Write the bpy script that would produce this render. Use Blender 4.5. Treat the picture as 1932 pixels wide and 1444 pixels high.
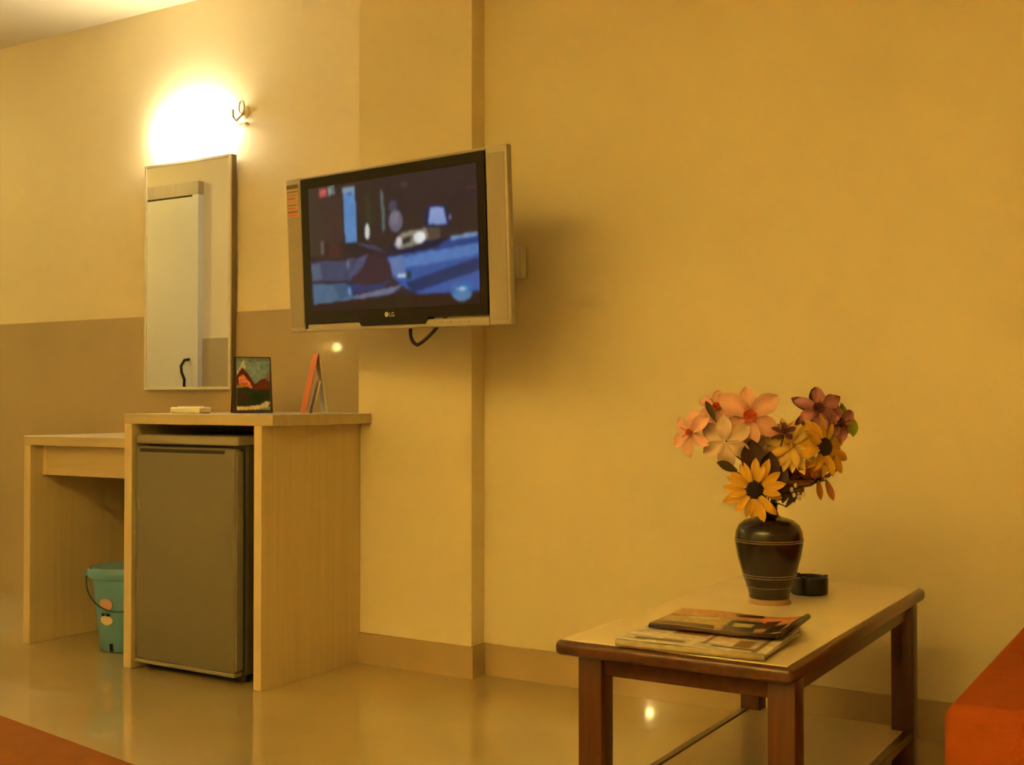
import bpy, bmesh, math, random
import numpy as np
from mathutils import Vector, Matrix

random.seed(7)
for o in list(bpy.data.objects):
    bpy.data.objects.remove(o, do_unlink=True)
SC = bpy.context.scene
COL = SC.collection
PI = math.pi

# ------------------------------------------------------------------ camera
cam_d = bpy.data.cameras.new('camera')
cam_d.sensor_fit = 'HORIZONTAL'
cam_d.sensor_width = 36.0
cam_d.lens = 2220.0 * 36.0 / 1932.0
cam_d.clip_start = 0.05
cam = bpy.data.objects.new('camera', cam_d)
COL.objects.link(cam)
cam.location = (0, 0, 0.90)
cam.rotation_euler = (math.radians(90 + 0.826), 0, math.radians(31.618))
SC.camera = cam

# ------------------------------------------------------------------ world, exposure
w = bpy.data.worlds.new('world')
SC.world = w
w.use_nodes = True
w.node_tree.nodes['Background'].inputs[0].default_value = (1.0, 0.6, 0.2, 1)
w.node_tree.nodes['Background'].inputs[1].default_value = 0.001
vs = SC.view_settings
vs.view_transform = 'Standard'
vs.look = 'None'
vs.exposure = 3.0
vs.gamma = 1.0
vs.use_curve_mapping = False

# strengths of the lamps (their meshes are built with the lamps further down)
MIRROR_COL = (1.0, 0.95, 0.74)
LAMP_COL = (1.0, 0.79, 0.27)
MIRROR_LAMP = 7.0
COVE_LAMP = 35.0
ENTRY_LAMP = 9.0
SCONCE = 4.5
SCONCE_FAR = 40.0

# ------------------------------------------------------------------ materials
def srgb(r, g, b):
    def f(c):
        c /= 255.0
        return c / 12.92 if c <= 0.04045 else ((c + 0.055) / 1.055) ** 2.4
    return (f(r), f(g), f(b))

def mat(name, col, rough=0.5, metal=0.0, var=0.0, scale=(6, 6, 6), detail=4, bump=0.0, bscale=40.0,
        spec=0.5, grain=False, coat=0.0, dark=0.6):
    m = bpy.data.materials.new(name)
    m.use_nodes = True
    nt = m.node_tree
    b = nt.nodes['Principled BSDF']
    b.inputs['Base Color'].default_value = (*col, 1)
    b.inputs['Roughness'].default_value = rough
    b.inputs['Metallic'].default_value = metal
    b.inputs['Specular IOR Level'].default_value = spec
    b.inputs['Coat Weight'].default_value = coat
    b.inputs['Coat Roughness'].default_value = 0.1
    tc = nt.nodes.new('ShaderNodeTexCoord')
    if var > 0:
        mp = nt.nodes.new('ShaderNodeMapping')
        mp.inputs['Scale'].default_value = scale
        nt.links.new(tc.outputs['Object'], mp.inputs['Vector'])
        nz = nt.nodes.new('ShaderNodeTexNoise')
        nz.inputs['Scale'].default_value = 1.0
        nz.inputs['Detail'].default_value = detail
        nz.inputs['Distortion'].default_value = 0.8 if grain else 0.0
        nt.links.new(mp.outputs[0], nz.inputs['Vector'])
        rp = nt.nodes.new('ShaderNodeValToRGB')
        rp.color_ramp.elements[0].position = 0.3
        rp.color_ramp.elements[1].position = 0.7
        lo = tuple(c * (1 - var * dark) for c in col)
        hi = tuple(min(1, c * (1 + var * 0.5)) for c in col)
        rp.color_ramp.elements[0].color = (*lo, 1)
        rp.color_ramp.elements[1].color = (*hi, 1)
        nt.links.new(nz.outputs['Fac'], rp.inputs[0])
        nt.links.new(rp.outputs[0], b.inputs['Base Color'])
    if bump > 0:
        n2 = nt.nodes.new('ShaderNodeTexNoise')
        n2.inputs['Scale'].default_value = bscale
        n2.inputs['Detail'].default_value = 3
        nt.links.new(tc.outputs['Object'], n2.inputs['Vector'])
        bp = nt.nodes.new('ShaderNodeBump')
        bp.inputs['Strength'].default_value = bump
        bp.inputs['Distance'].default_value = 0.002
        nt.links.new(n2.outputs['Fac'], bp.inputs['Height'])
        nt.links.new(bp.outputs[0], b.inputs['Normal'])
    return m

def mat_emit(name, col, strength):
    m = bpy.data.materials.new(name)
    m.use_nodes = True
    b = m.node_tree.nodes['Principled BSDF']
    b.inputs['Base Color'].default_value = (0.8, 0.75, 0.6, 1)
    b.inputs['Emission Color'].default_value = (*col, 1)
    b.inputs['Emission Strength'].default_value = strength
    return m

def mat_attr(name, rough=0.6, emit=0.0, coat=0.0):
    """colour read from the mesh's own colour attribute (printed paper, the running screen)"""
    m = bpy.data.materials.new(name)
    m.use_nodes = True
    nt = m.node_tree
    b = nt.nodes['Principled BSDF']
    at = nt.nodes.new('ShaderNodeAttribute')
    at.attribute_name = 'Col'
    b.inputs['Roughness'].default_value = rough
    if emit > 0:
        b.inputs['Base Color'].default_value = (0.01, 0.01, 0.01, 1)
        nt.links.new(at.outputs['Color'], b.inputs['Emission Color'])
        b.inputs['Emission Strength'].default_value = emit
    else:
        nt.links.new(at.outputs['Color'], b.inputs['Base Color'])
    b.inputs['Coat Weight'].default_value = coat
    return m

M = {}
M['wall'] = mat('wall_paint', (0.80, 0.68, 0.43), 0.55, var=0.05, scale=(1.5, 1.5, 1.5), bump=0.05, bscale=60)
M['ceiling'] = mat('ceiling_paint', (0.72, 0.63, 0.43), 0.7, bump=0.04, bscale=80)
M['dado'] = mat('dado_laminate', (0.47, 0.365, 0.20), 0.05, var=0.08, scale=(3, 3, 3), spec=0.5)
M['floor'] = mat('polished_floor_tile', (0.50, 0.39, 0.20), 0.07, var=0.14, scale=(2.2, 2.2, 2.2), detail=6, spec=0.8, coat=0.5)
M['floor'].node_tree.nodes['Principled BSDF'].inputs['Coat Roughness'].default_value = 0.025
M['skirting'] = mat('skirting_tile', (0.52, 0.38, 0.20), 0.03, var=0.10, scale=(5, 5, 5), spec=0.5)
M['laminate'] = mat('pale_wood_laminate', (0.68, 0.53, 0.30), 0.38, var=0.10, scale=(40, 40, 1.2), grain=True)
M['laminate_h'] = mat('pale_wood_laminate_flat', (0.56, 0.44, 0.26), 0.30, var=0.10, scale=(1.2, 30, 30), grain=True)
M['rear_shaded'] = mat('brown_rear_panel_with_shade', (0.16, 0.075, 0.035), 0.6, var=0.2, scale=(12, 12, 12))  # rear panels: shade inside the cabinets put into a dark brown colour
M['door'] = mat('white_door_paint', (0.76, 0.72, 0.60), 0.35, var=0.04, scale=(2, 2, 2))
M['doorframe'] = mat('door_frame_wood', (0.50, 0.38, 0.22), 0.4, var=0.1, scale=(20, 20, 1), grain=True)
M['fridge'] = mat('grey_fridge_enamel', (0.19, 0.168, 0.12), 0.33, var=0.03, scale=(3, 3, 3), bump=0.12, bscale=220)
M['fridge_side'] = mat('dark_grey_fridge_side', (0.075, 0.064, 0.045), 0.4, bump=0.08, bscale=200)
M['fridge_trim'] = mat('light_grey_fridge_trim', (0.30, 0.27, 0.21), 0.3)
M['black'] = mat('black_plastic', (0.012, 0.009, 0.007), 0.28, spec=0.25)
M['darkgap'] = mat('dark_rubber', (0.03, 0.025, 0.02), 0.6)
M['silver'] = mat('silver_plastic', (0.46, 0.41, 0.33), 0.34, metal=0.15, var=0.03, scale=(60, 60, 60))
M['grille'] = mat('silver_speaker_cloth', (0.40, 0.34, 0.26), 0.6, var=0.25, scale=(500, 500, 500), bump=0.3, bscale=900)
M['tvback'] = mat('dark_grey_shell', (0.10, 0.09, 0.08), 0.5)
M['steel'] = mat('brushed_steel', (0.55, 0.52, 0.47), 0.28, metal=0.9)
M['brass'] = mat('pale_brass', (0.74, 0.64, 0.40), 0.35, metal=0.4)
M['white_plastic'] = mat('white_plastic', (0.72, 0.66, 0.52), 0.35)
M['mirror'] = mat('mirror_silver', (0.90, 0.90, 0.86), 0.012, metal=1.0)
M['mirror_edge'] = mat('mirror_bevel_trim', (0.80, 0.74, 0.58), 0.25, metal=0.3)
M['mirror_side'] = mat('mirror_backing_board', (0.22, 0.16, 0.08), 0.5)
M['tablewood'] = mat('dark_red_brown_wood', (0.105, 0.036, 0.012), 0.32, var=0.55, scale=(45, 4, 45), grain=True, coat=0.15)
M['tablewood_v'] = mat('dark_red_brown_wood_upright', (0.105, 0.036, 0.012), 0.32, var=0.55, scale=(45, 45, 4), grain=True, coat=0.15)
M['tabletop'] = mat('cream_table_laminate', (0.80, 0.66, 0.42), 0.25, var=0.06, scale=(8, 8, 8))
M['shelf'] = mat('tan_shelf_laminate', (0.52, 0.37, 0.16), 0.3, var=0.08, scale=(8, 8, 8))
M['vase'] = mat('dark_brown_turned_wood', (0.016, 0.007, 0.004), 0.22, var=0.6, scale=(9, 9, 160), coat=0.12)
M['vase_ring'] = mat('pale_incised_ring', (0.20, 0.13, 0.08), 0.4)
M['vase_foot'] = mat('tan_vase_foot', (0.34, 0.20, 0.09), 0.3, coat=0.3)
M['ashtray'] = mat('black_stoneware', (0.014, 0.010, 0.008), 0.35, bump=0.2, bscale=200)
M['sofa'] = mat('orange_upholstery', (0.37, 0.078, 0.010), 0.85, spec=0.1, var=0.14, scale=(25, 25, 25), bump=0.4, bscale=350)
M['bedspread'] = mat('rust_orange_bedspread', (0.20, 0.072, 0.008), 0.9, spec=0.1, var=0.12, scale=(20, 20, 20), bump=0.4, bscale=300)
M['bedbase'] = mat('bed_base_wood', (0.15, 0.07, 0.03), 0.4, var=0.4, scale=(4, 40, 40), grain=True)
M['bucket'] = mat('teal_plastic', (0.14, 0.34, 0.50), 0.35, var=0.06, scale=(8, 8, 8))
M['bucket_dark'] = mat('dark_teal_wire', (0.03, 0.07, 0.06), 0.4)
M['pink'] = mat('pink_sticker', (0.72, 0.36, 0.30), 0.5)
M['cream_sticker'] = mat('cream_sticker', (0.70, 0.55, 0.38), 0.5)
M['cable'] = mat('black_cable', (0.03, 0.02, 0.015), 0.5)
M['white_box'] = mat('white_card', (0.85, 0.78, 0.60), 0.5, var=0.04, scale=(60, 60, 60))
M['darkcard'] = mat('dark_brown_card', (0.05, 0.022, 0.014), 0.4)
M['orangecard'] = mat('orange_print_card', (0.72, 0.17, 0.05), 0.4, var=0.35, scale=(30, 30, 18))
M['whitecard'] = mat('white_print_card', (0.82, 0.76, 0.62), 0.4)
M['print'] = mat_attr('printed_paper', 0.55)
M['gloss_print'] = mat_attr('glossy_printed_card', 0.25)
M['screen'] = mat_attr('lit_screen_picture', 0.4, emit=0.72 / 8.0)
M['screen'].node_tree.nodes['Principled BSDF'].inputs['Specular IOR Level'].default_value = 0.2
M['stem'] = mat('green_stem', (0.07, 0.09, 0.02), 0.5)
M['sun_petal'] = mat('golden_petal', (0.72, 0.40, 0.035), 0.6, var=0.35, scale=(90, 14, 90))
M['sun_petal_pale'] = mat('pale_gold_petal', (0.75, 0.48, 0.10), 0.6, var=0.3, scale=(90, 14, 90))
M['sun_disc'] = mat('dark_seed_disc', (0.022, 0.008, 0.008), 0.8, var=0.5, scale=(250, 250, 250), bump=0.8, bscale=500)
M['rust_petal'] = mat('rust_brown_petal', (0.36, 0.13, 0.015), 0.65, var=0.5, scale=(90, 14, 90))
M['pink_petal'] = mat('pale_pink_petal', (0.76, 0.40, 0.30), 0.6, var=0.22, scale=(70, 18, 70))
M['pink_white'] = mat('creamy_pink_petal', (0.70, 0.50, 0.36), 0.6, var=0.2, scale=(70, 18, 70))
M['throat'] = mat('red_orange_throat', (0.62, 0.10, 0.02), 0.6)
M['purple_petal'] = mat('mauve_petal', (0.42, 0.16, 0.17), 0.55, var=0.45, scale=(60, 16, 60))
M['purple_dark'] = mat('dark_plum_petal', (0.14, 0.035, 0.045), 0.55, var=0.4, scale=(60, 16, 60))
M['leaf_green'] = mat('bright_green_leaf', (0.22, 0.30, 0.02), 0.5, var=0.3, scale=(50, 15, 50))
M['leaf_dark'] = mat('dark_olive_leaf', (0.085, 0.055, 0.012), 0.55, var=0.3, scale=(50, 15, 50))
M['leaf_plum'] = mat('dark_plum_leaf', (0.07, 0.028, 0.026), 0.5, var=0.4, scale=(50, 15, 50))
M['bud'] = mat('cream_bud', (0.62, 0.55, 0.34), 0.6)
M['glow_mirror'] = mat_emit('lit_opal_glass', MIRROR_COL, MIRROR_LAMP)
M['glow_cove'] = mat_emit('lit_cove_tube', LAMP_COL, COVE_LAMP)
M['glow_entry'] = mat_emit('lit_entry_glass', LAMP_COL, ENTRY_LAMP)
M['glow_sconce'] = mat_emit('lit_sconce_globe', LAMP_COL, SCONCE)
M['glow_sconce_far'] = mat_emit('lit_bright_sconce_globe', LAMP_COL, SCONCE_FAR)

# ------------------------------------------------------------------ mesh helpers
def obj(name, bm, m, parent=None, smooth=False, angle=None):
    me = bpy.data.meshes.new(name)
    bmesh.ops.recalc_face_normals(bm, faces=bm.faces[:])
    bm.to_mesh(me)
    bm.free()
    o = bpy.data.objects.new(name, me)
    COL.objects.link(o)
    if m is not None:
        me.materials.append(M[m] if isinstance(m, str) else m)
    if smooth:
        for p in me.polygons:
            p.use_smooth = True
        if angle:
            me.set_sharp_from_angle(angle=math.radians(angle))
    if parent is not None:
        o.parent = parent
    return o

def thing(name, label, cat, loc=(0, 0, 0), rot=(0, 0, 0), group=None):
    o = bpy.data.objects.new(name, None)
    COL.objects.link(o)
    o.empty_display_size = 0.05
    o.location = loc
    o.rotation_euler = rot
    o['label'] = label
    o['category'] = cat
    if group:
        o['group'] = group
    return o

def tag(o, label, cat, group=None):
    o['label'] = label
    o['category'] = cat
    if group:
        o['group'] = group
    return o

def struct(o, label=None, cat=None):
    o['kind'] = 'structure'
    if label:
        o['label'] = label
    if cat:
        o['category'] = cat
    return o

def box(x0, x1, y0, y1, z0, z1, bev=0.0, seg=2, bm=None):
    b = bmesh.new()
    v = [b.verts.new(p) for p in ((x0, y0, z0), (x1, y0, z0), (x1, y1, z0), (x0, y1, z0),
                                  (x0, y0, z1), (x1, y0, z1), (x1, y1, z1), (x0, y1, z1))]
    for f in ((0, 3, 2, 1), (4, 5, 6, 7), (0, 1, 5, 4), (1, 2, 6, 5), (2, 3, 7, 6), (3, 0, 4, 7)):
        b.faces.new([v[i] for i in f])
    if bev > 0:
        bmesh.ops.bevel(b, geom=b.edges[:], offset=bev, segments=seg, profile=0.5, affect='EDGES')
    if bm is not None:
        join(bm, b)
        return bm
    return b

def join(dst, src):
    me = bpy.data.meshes.new('tmp')
    src.to_mesh(me)
    src.free()
    dst.from_mesh(me)
    bpy.data.meshes.remove(me)

def prism(pts, z0, z1, bev=0.0, seg=2):
    """polygon in XY extruded in Z"""
    b = bmesh.new()
    lo = [b.verts.new((p[0], p[1], z0)) for p in pts]
    hi = [b.verts.new((p[0], p[1], z1)) for p in pts]
    n = len(pts)
    b.faces.new(lo[::-1])
    b.faces.new(hi)
    for i in range(n):
        b.faces.new((lo[i], lo[(i + 1) % n], hi[(i + 1) % n], hi[i]))
    if bev > 0:
        bmesh.ops.bevel(b, geom=[e for e in b.edges], offset=bev, segments=seg, profile=0.5, affect='EDGES')
    return b

def prism_xz(pts, y0, y1, bev=0.0, seg=2):
    b = prism([(p[0], p[1]) for p in pts], 0, 1)
    for v in b.verts:
        x, z, t = v.co
        v.co = (x, y0 + (y1 - y0) * t, z)
    if bev > 0:
        bmesh.ops.bevel(b, geom=[e for e in b.edges], offset=bev, segments=seg, profile=0.5, affect='EDGES')
    return b

def lathe(prof, n=40, closed_top=False, sx=1.0, sy=1.0):
    """profile [(r,z)...] turned around Z; r==0 closes to a point"""
    b = bmesh.new()
    rings = []
    for r, z in prof:
        if r <= 1e-6:
            rings.append([b.verts.new((0, 0, z))])
        else:
            rings.append([b.verts.new((sx * r * math.cos(2 * PI * i / n), sy * r * math.sin(2 * PI * i / n), z)) for i in range(n)])
    for a, c in zip(rings, rings[1:]):
        for i in range(n):
            j = (i + 1) % n
            if len(a) == 1 and len(c) == 1:
                continue
            if len(a) == 1:
                b.faces.new((a[0], c[i], c[j]))
            elif len(c) == 1:
                b.faces.new((a[i], a[j], c[0]))
            else:
                b.faces.new((a[i], a[j], c[j], c[i]))
    return b

def tube(pts, r, n=8, r2=None):
    pts = [Vector(p) for p in pts]
    b = bmesh.new()
    rings = []
    prev = None
    for k, p in enumerate(pts):
        t = (pts[min(k + 1, len(pts) - 1)] - pts[max(k - 1, 0)]).normalized()
        if prev is None:
            a = Vector((0, 0, 1)) if abs(t.z) < 0.9 else Vector((1, 0, 0))
            u = t.cross(a).normalized()
        else:
            u = (prev - t * prev.dot(t)).normalized()
        prev = u
        v = t.cross(u)
        rr = r if r2 is None else r + (r2 - r) * k / (len(pts) - 1)
        rings.append([b.verts.new(p + (u * math.cos(2 * PI * i / n) + v * math.sin(2 * PI * i / n)) * rr) for i in range(n)])
    for a, c in zip(rings, rings[1:]):
        for i in range(n):
            b.faces.new((a[i], a[(i + 1) % n], c[(i + 1) % n], c[i]))
    b.faces.new(rings[0][::-1])
    b.faces.new(rings[-1])
    return b

def bez(p0, p1, p2, n=10):
    p0, p1, p2 = Vector(p0), Vector(p1), Vector(p2)
    return [p0 * (1 - t) ** 2 + p1 * 2 * t * (1 - t) + p2 * t * t for t in [i / n for i in range(n + 1)]]

def xform(b, mtx):
    bmesh.ops.transform(b, matrix=mtx, verts=b.verts[:])
    return b

def painted(name, pos, rgb, nx, ny, m, parent=None, thickness=0.0):
    """grid of (nx+1)*(ny+1) points, pos[j,i]=(x,y,z), rgb[j,i]=linear colour"""
    verts = pos.reshape(-1, 3).tolist()
    faces = []
    for j in range(ny):
        for i in range(nx):
            a = j * (nx + 1) + i
            faces.append((a, a + 1, a + nx + 2, a + nx + 1))
    me = bpy.data.meshes.new(name)
    me.from_pydata(verts, [], faces)
    ca = me.color_attributes.new('Col', 'FLOAT_COLOR', 'POINT')
    c = np.ones((len(verts), 4), dtype=np.float32)
    c[:, :3] = rgb.reshape(-1, 3)
    ca.data.foreach_set('color', c.ravel())
    o = bpy.data.objects.new(name, me)
    COL.objects.link(o)
    me.materials.append(M[m])
    for p in me.polygons:
        p.use_smooth = True
    if parent is not None:
        o.parent = parent
    if thickness:
        md = o.modifiers.new('paper_thickness', 'SOLIDIFY')
        md.thickness = thickness
        md.offset = -1
    return o

def lin(a):
    a = np.asarray(a, float) / 255.0
    return np.where(a <= 0.04045, a / 12.92, ((a + 0.055) / 1.055) ** 2.4)

class Paint:
    """tiny raster painter in picture units, blurred a little and stored as vertex colours of a print"""
    def __init__(s, nx, ny, base):
        s.nx, s.ny = nx, ny
        s.u, s.v = np.meshgrid(np.linspace(0, 1, nx + 1), np.linspace(0, 1, ny + 1))
        s.c = np.zeros((ny + 1, nx + 1, 3)) + np.array(base, float)
    def poly(s, pts, col, a=1.0):
        x, y = s.u, s.v
        ins = np.zeros(x.shape, bool)
        n = len(pts)
        for i in range(n):
            x0, y0 = pts[i]
            x1, y1 = pts[(i + 1) % n]
            if y0 == y1:
                continue
            cnd = ((y0 > y) != (y1 > y)) & (x < (x1 - x0) * (y - y0) / (y1 - y0) + x0)
            ins ^= cnd
        s.c[ins] = s.c[ins] * (1 - a) + np.array(col, float) * a
    def rect(s, x0, y0, x1, y1, col, a=1.0):
        s.poly([(x0, y0), (x1, y0), (x1, y1), (x0, y1)], col, a)
    def ell(s, cx, cy, rx, ry, col, a=1.0):
        ins = ((s.u - cx) / rx) ** 2 + ((s.v - cy) / ry) ** 2 < 1
        s.c[ins] = s.c[ins] * (1 - a) + np.array(col, float) * a
    def noise(s, amp, seed=1, step=4):
        r = np.random.RandomState(seed)
        n = r.rand(s.ny // step + 2, s.nx // step + 2)
        n = np.kron(n, np.ones((step, step)))[:s.ny + 1, :s.nx + 1]
        s.c *= (1 + amp * (n[..., None] - 0.5))
    def blur(s, k=1):
        for _ in range(k):
            p = np.pad(s.c, ((1, 1), (1, 1), (0, 0)), mode='edge')
            s.c = (p[1:-1, 1:-1] * 2 + p[:-2, 1:-1] + p[2:, 1:-1] + p[1:-1, :-2] + p[1:-1, 2:]) / 6
    def lin(s):
        return lin(np.clip(s.c, 0, 255))

# ------------------------------------------------------------------ the room
YL, YP, YR, ZC = 3.45, 3.175, 3.25, 2.556      # recessed wall, pilaster face, right-hand wall, ceiling
XP0, XP1 = -2.575, -2.108                        # pilaster sides
DADO = 1.252
struct(obj('floor', box(-7.6, 2.3, -1.6, 3.65, -0.1, 0.0), 'floor'), 'glossy beige polished tile floor', 'floor')
struct(obj('ceiling', box(-7.6, 2.3, -1.6, 3.65, ZC, ZC + 0.1), 'ceiling'), 'plain pale ceiling', 'ceiling')
struct(obj('wall_back_recess', box(-7.6, XP0, YL, 3.65, 0, ZC), 'wall'), 'cream painted wall above the tan dado behind the mirror', 'wall')
struct(obj('wall_pilaster', box(XP0, XP1, YP, 3.65, 0, ZC), 'wall'), 'cream painted pilaster behind the television', 'wall')
struct(obj('wall_back', box(XP1, 2.3, YR, 3.65, 0, ZC), 'wall'), 'plain cream painted wall behind the flower vase', 'wall')
struct(obj('wall_left', box(-7.6, -7.5, -1.6, 3.45, 0, ZC), 'wall'), 'cream painted end wall of the entry passage', 'wall')
struct(obj('wall_right', box(2.2, 2.3, -1.6, 3.25, 0, ZC), 'wall'), 'cream painted wall beside the sofa', 'wall')
struct(obj('wall_front', box(-4.6, 2.2, -1.6, -1.5, 0, ZC), 'wall'), 'cream painted wall facing the television', 'wall')
struct(obj('wall_entry', box(-7.5, -4.6, -1.6, 1.80, 0, ZC), 'wall'), 'cream painted wall with the white door seen in the mirror', 'wall')
struct(obj('trim_1', box(-7.5, XP0, YL - 0.008, YL, 0, DADO), 'dado'), 'glossy tan dado panel on the wall behind the desk', 'dado')
struct(obj('trim_2', box(-5.26, -4.6, 1.80, 1.808, 0, DADO + 0.012), 'dado'), 'tan dado beside the door seen in the mirror', 'dado')
bb = box(XP0 - 0.0, XP1 + 0.012, YP - 0.012, YP, 0, 0.102)
box(XP1, XP1 + 0.012, YP, YR - 0.012, 0, 0.102, bm=bb)
struct(obj('baseboard_pilaster', bb, 'skirting'), 'tan tiled skirting around the pilaster foot', 'baseboard')
struct(obj('baseboard_back', box(XP1, 2.2, YR - 0.012, YR, 0, 0.102), 'skirting'), 'tan tiled skirting below the plain wall', 'baseboard')
struct(obj('baseboard_right', box(2.188, 2.2, -1.5, YR - 0.012, 0, 0.102), 'skirting'), 'tan tiled skirting below the right wall', 'baseboard')
struct(obj('baseboard_front', box(-4.6, 2.188, -1.5, -1.488, 0, 0.102), 'skirting'), 'tan tiled skirting below the front wall', 'baseboard')

# the white door (seen in the mirror)
d1 = thing('door_1', 'white flush door with a curved pull handle seen in the mirror', 'door', (-5.73, 1.80, 0))
struct(d1)
obj('door_leaf', box(-0.42, 0.42, 0.004, 0.03, 0.005, 2.12, 0.003), 'door', d1)
obj('door_jamb', box(-0.47, -0.421, 0.0005, 0.045, 0, 2.125), 'door', d1)
obj('door_jamb', box(0.421, 0.47, 0.0005, 0.045, 0, 2.125), 'door', d1)
obj('door_header', box(-0.47, 0.47, 0.0005, 0.045, 2.126, 2.205), 'doorframe', d1)
hp = [(0.385, 0.03, 1.14), (0.375, 0.06, 1.135), (0.362, 0.075, 1.10), (0.372, 0.078, 1.06), (0.392, 0.075, 1.02),
      (0.384, 0.07, 0.985), (0.368, 0.055, 0.972), (0.362, 0.03, 0.97)]
obj('door_handle', tube(hp, 0.009, 8), 'black', d1, True)

# ------------------------------------------------------------------ lamps
ml = thing('mirror_lamp', 'glowing opal glass wall lamp above the mirror', 'lamp', (-3.672, YL, 2.015))
bp_ = lathe([(0, 0), (0.93, 0), (0.93, 0.006), (0, 0.006)], 40, sx=0.234, sy=0.117)
xform(bp_, Matrix.Rotation(PI / 2, 4, 'X'))
obj('back_plate', bp_, 'brass', ml, True, 40)
shd = lathe([(0.95, 0.0065), (0.975, 0.012), (0.96, 0.022), (0.90, 0.038), (0.76, 0.053), (0.55, 0.064), (0.28, 0.070), (0, 0.072)], 36, sx=0.236, sy=0.118)
xform(shd, Matrix.Rotation(PI / 2, 4, 'X'))
obj('glass_shade', shd, 'glow_mirror', ml, True)
# indirect light of the room: a tube lying in an open trough hung below the ceiling behind the viewpoint
cv = thing('suspended_uplight', 'long open trough with a lit tube hung below the ceiling', 'lamp', (-1.3, -0.85, 2.05))
tr = box(-1.5, 1.5, -0.08, 0.08, 0.0, 0.012)
box(-1.5, 1.5, 0.068, 0.08, 0.012, 0.085, bm=tr)
box(-1.5, 1.5, -0.08, -0.068, 0.012, 0.085, bm=tr)
box(-1.5, -1.488, -0.068, 0.068, 0.012, 0.085, bm=tr)
box(1.488, 1.5, -0.068, 0.068, 0.012, 0.085, bm=tr)
obj('trough', tr, 'ceiling', cv)
tb = tube([(-1.45, 0, 0.05), (1.45, 0, 0.05)], 0.022, 10)
obj('tube', tb, 'glow_cove', cv, True, 40)
for x in (-1.465, 1.465):
    obj('tube_holder', box(x - 0.012, x + 0.012, -0.02, 0.02, 0.0125, 0.075, 0.003), 'white_plastic', cv)
for x in (-1.2, 1.2):
    for y in (-0.074, 0.074):
        obj('hanger_rod', tube([(x, y, 0.08), (x, y, ZC - 2.05)], 0.004, 8), 'steel', cv, True, 40)

el = thing('entry_lamp', 'round opal glass ceiling lamp in the entry passage', 'lamp', (-6.35, 2.60, ZC))
obj('canopy', lathe([(0, 0), (0.16, 0), (0.16, -0.03), (0.14, -0.035), (0, -0.035)], 32), 'brass', el, True, 40)
obj('glass_bowl', lathe([(0.14, -0.0355), (0.14, -0.050), (0.12, -0.075), (0.08, -0.095), (0.03, -0.105), (0, -0.106)], 24), 'glow_entry', el, True)

def sconce(loc, rotz, label, glow='glow_sconce'):
    t = thing('wall_sconce', label, 'lamp', loc, (0, 0, rotz), 'small globe wall sconces')
    pl = lathe([(0, 0), (0.05, 0), (0.05, 0.012), (0.02, 0.02), (0, 0.02)], 24)
    xform(pl, Matrix.Rotation(PI / 2, 4, 'X'))
    obj('back_plate', pl, 'brass', t, True, 40)
    obj('arm', tube([(0, -0.018, 0), (0, -0.05, -0.03), (0, -0.08, -0.045), (0, -0.08, -0.026)], 0.006), 'brass', t, True)
    g = lathe([(0, -0.024)] + [(0.024 * math.sin(a), -0.024 * math.cos(a)) for a in [PI * k / 10 for k in range(1, 10)]] + [(0, 0.024)], 16)
    xform(g, Matrix.Translation((0, -0.08, 0)))
    obj('globe', g, glow, t, True)
    return t
sconce((-4.60, 1.513, 1.209), PI / 2, 'small globe sconce on the entry wall corner')
sconce((-3.68, -1.50, 1.395), PI, 'small globe sconce on the wall facing the television', 'glow_sconce_far')

# brass hook beside the lamp
hk = thing('wall_hook', 'small pale brass wall hook right of the mirror lamp', 'hook', (-3.383, YL, 2.04))
rs = lathe([(0, 0), (0.026, 0), (0.026, 0.005), (0.016, 0.011), (0, 0.012)], 20)
xform(rs, Matrix.Translation((0, 0, 0.012)) @ Matrix.Rotation(PI / 2, 4, 'X'))
obj('rosette', rs, 'brass', hk, True, 40)
obj('hook_arm', tube([(0, -0.008, 0.01), (0, -0.03, -0.012), (0, -0.05, -0.03), (0, -0.066, -0.018), (0, -0.068, 0.012)], 0.005), 'brass', hk, True)
ring = [(0.014 * math.cos(a), -0.02, 0.03 + 0.026 * math.sin(a)) for a in [2 * PI * k / 20 for k in range(21)]]
obj('ring', tube(ring, 0.004, 8), 'brass', hk, True)
obj('bar', box(-0.024, 0.024, -0.02, -0.001, -0.042, -0.030, 0.003), 'brass', hk)

# ------------------------------------------------------------------ mirror
mi = thing('wall_mirror', 'tall narrow wall mirror below the lit lamp', 'mirror', (-3.67, YL - 0.008, 0.94))
obj('backing', box(-0.25, 0.25, -0.026, -0.0005, 0, 0.945, 0.001), 'mirror_side', mi)
obj('glass', box(-0.238, 0.238, -0.031, -0.0265, 0.012, 0.933), 'mirror', mi)
fr = box(-0.25, -0.2385, -0.034, -0.0262, 0, 0.945, 0.001)
box(0.2385, 0.25, -0.034, -0.0262, 0, 0.945, 0.001, bm=fr)
box(-0.2385, 0.2385, -0.034, -0.0262, 0, 0.0115, 0.001, bm=fr)
box(-0.2385, 0.2385, -0.034, -0.0262, 0.9335, 0.945, 0.001, bm=fr)
obj('frame', fr, 'mirror_edge', mi)

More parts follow.
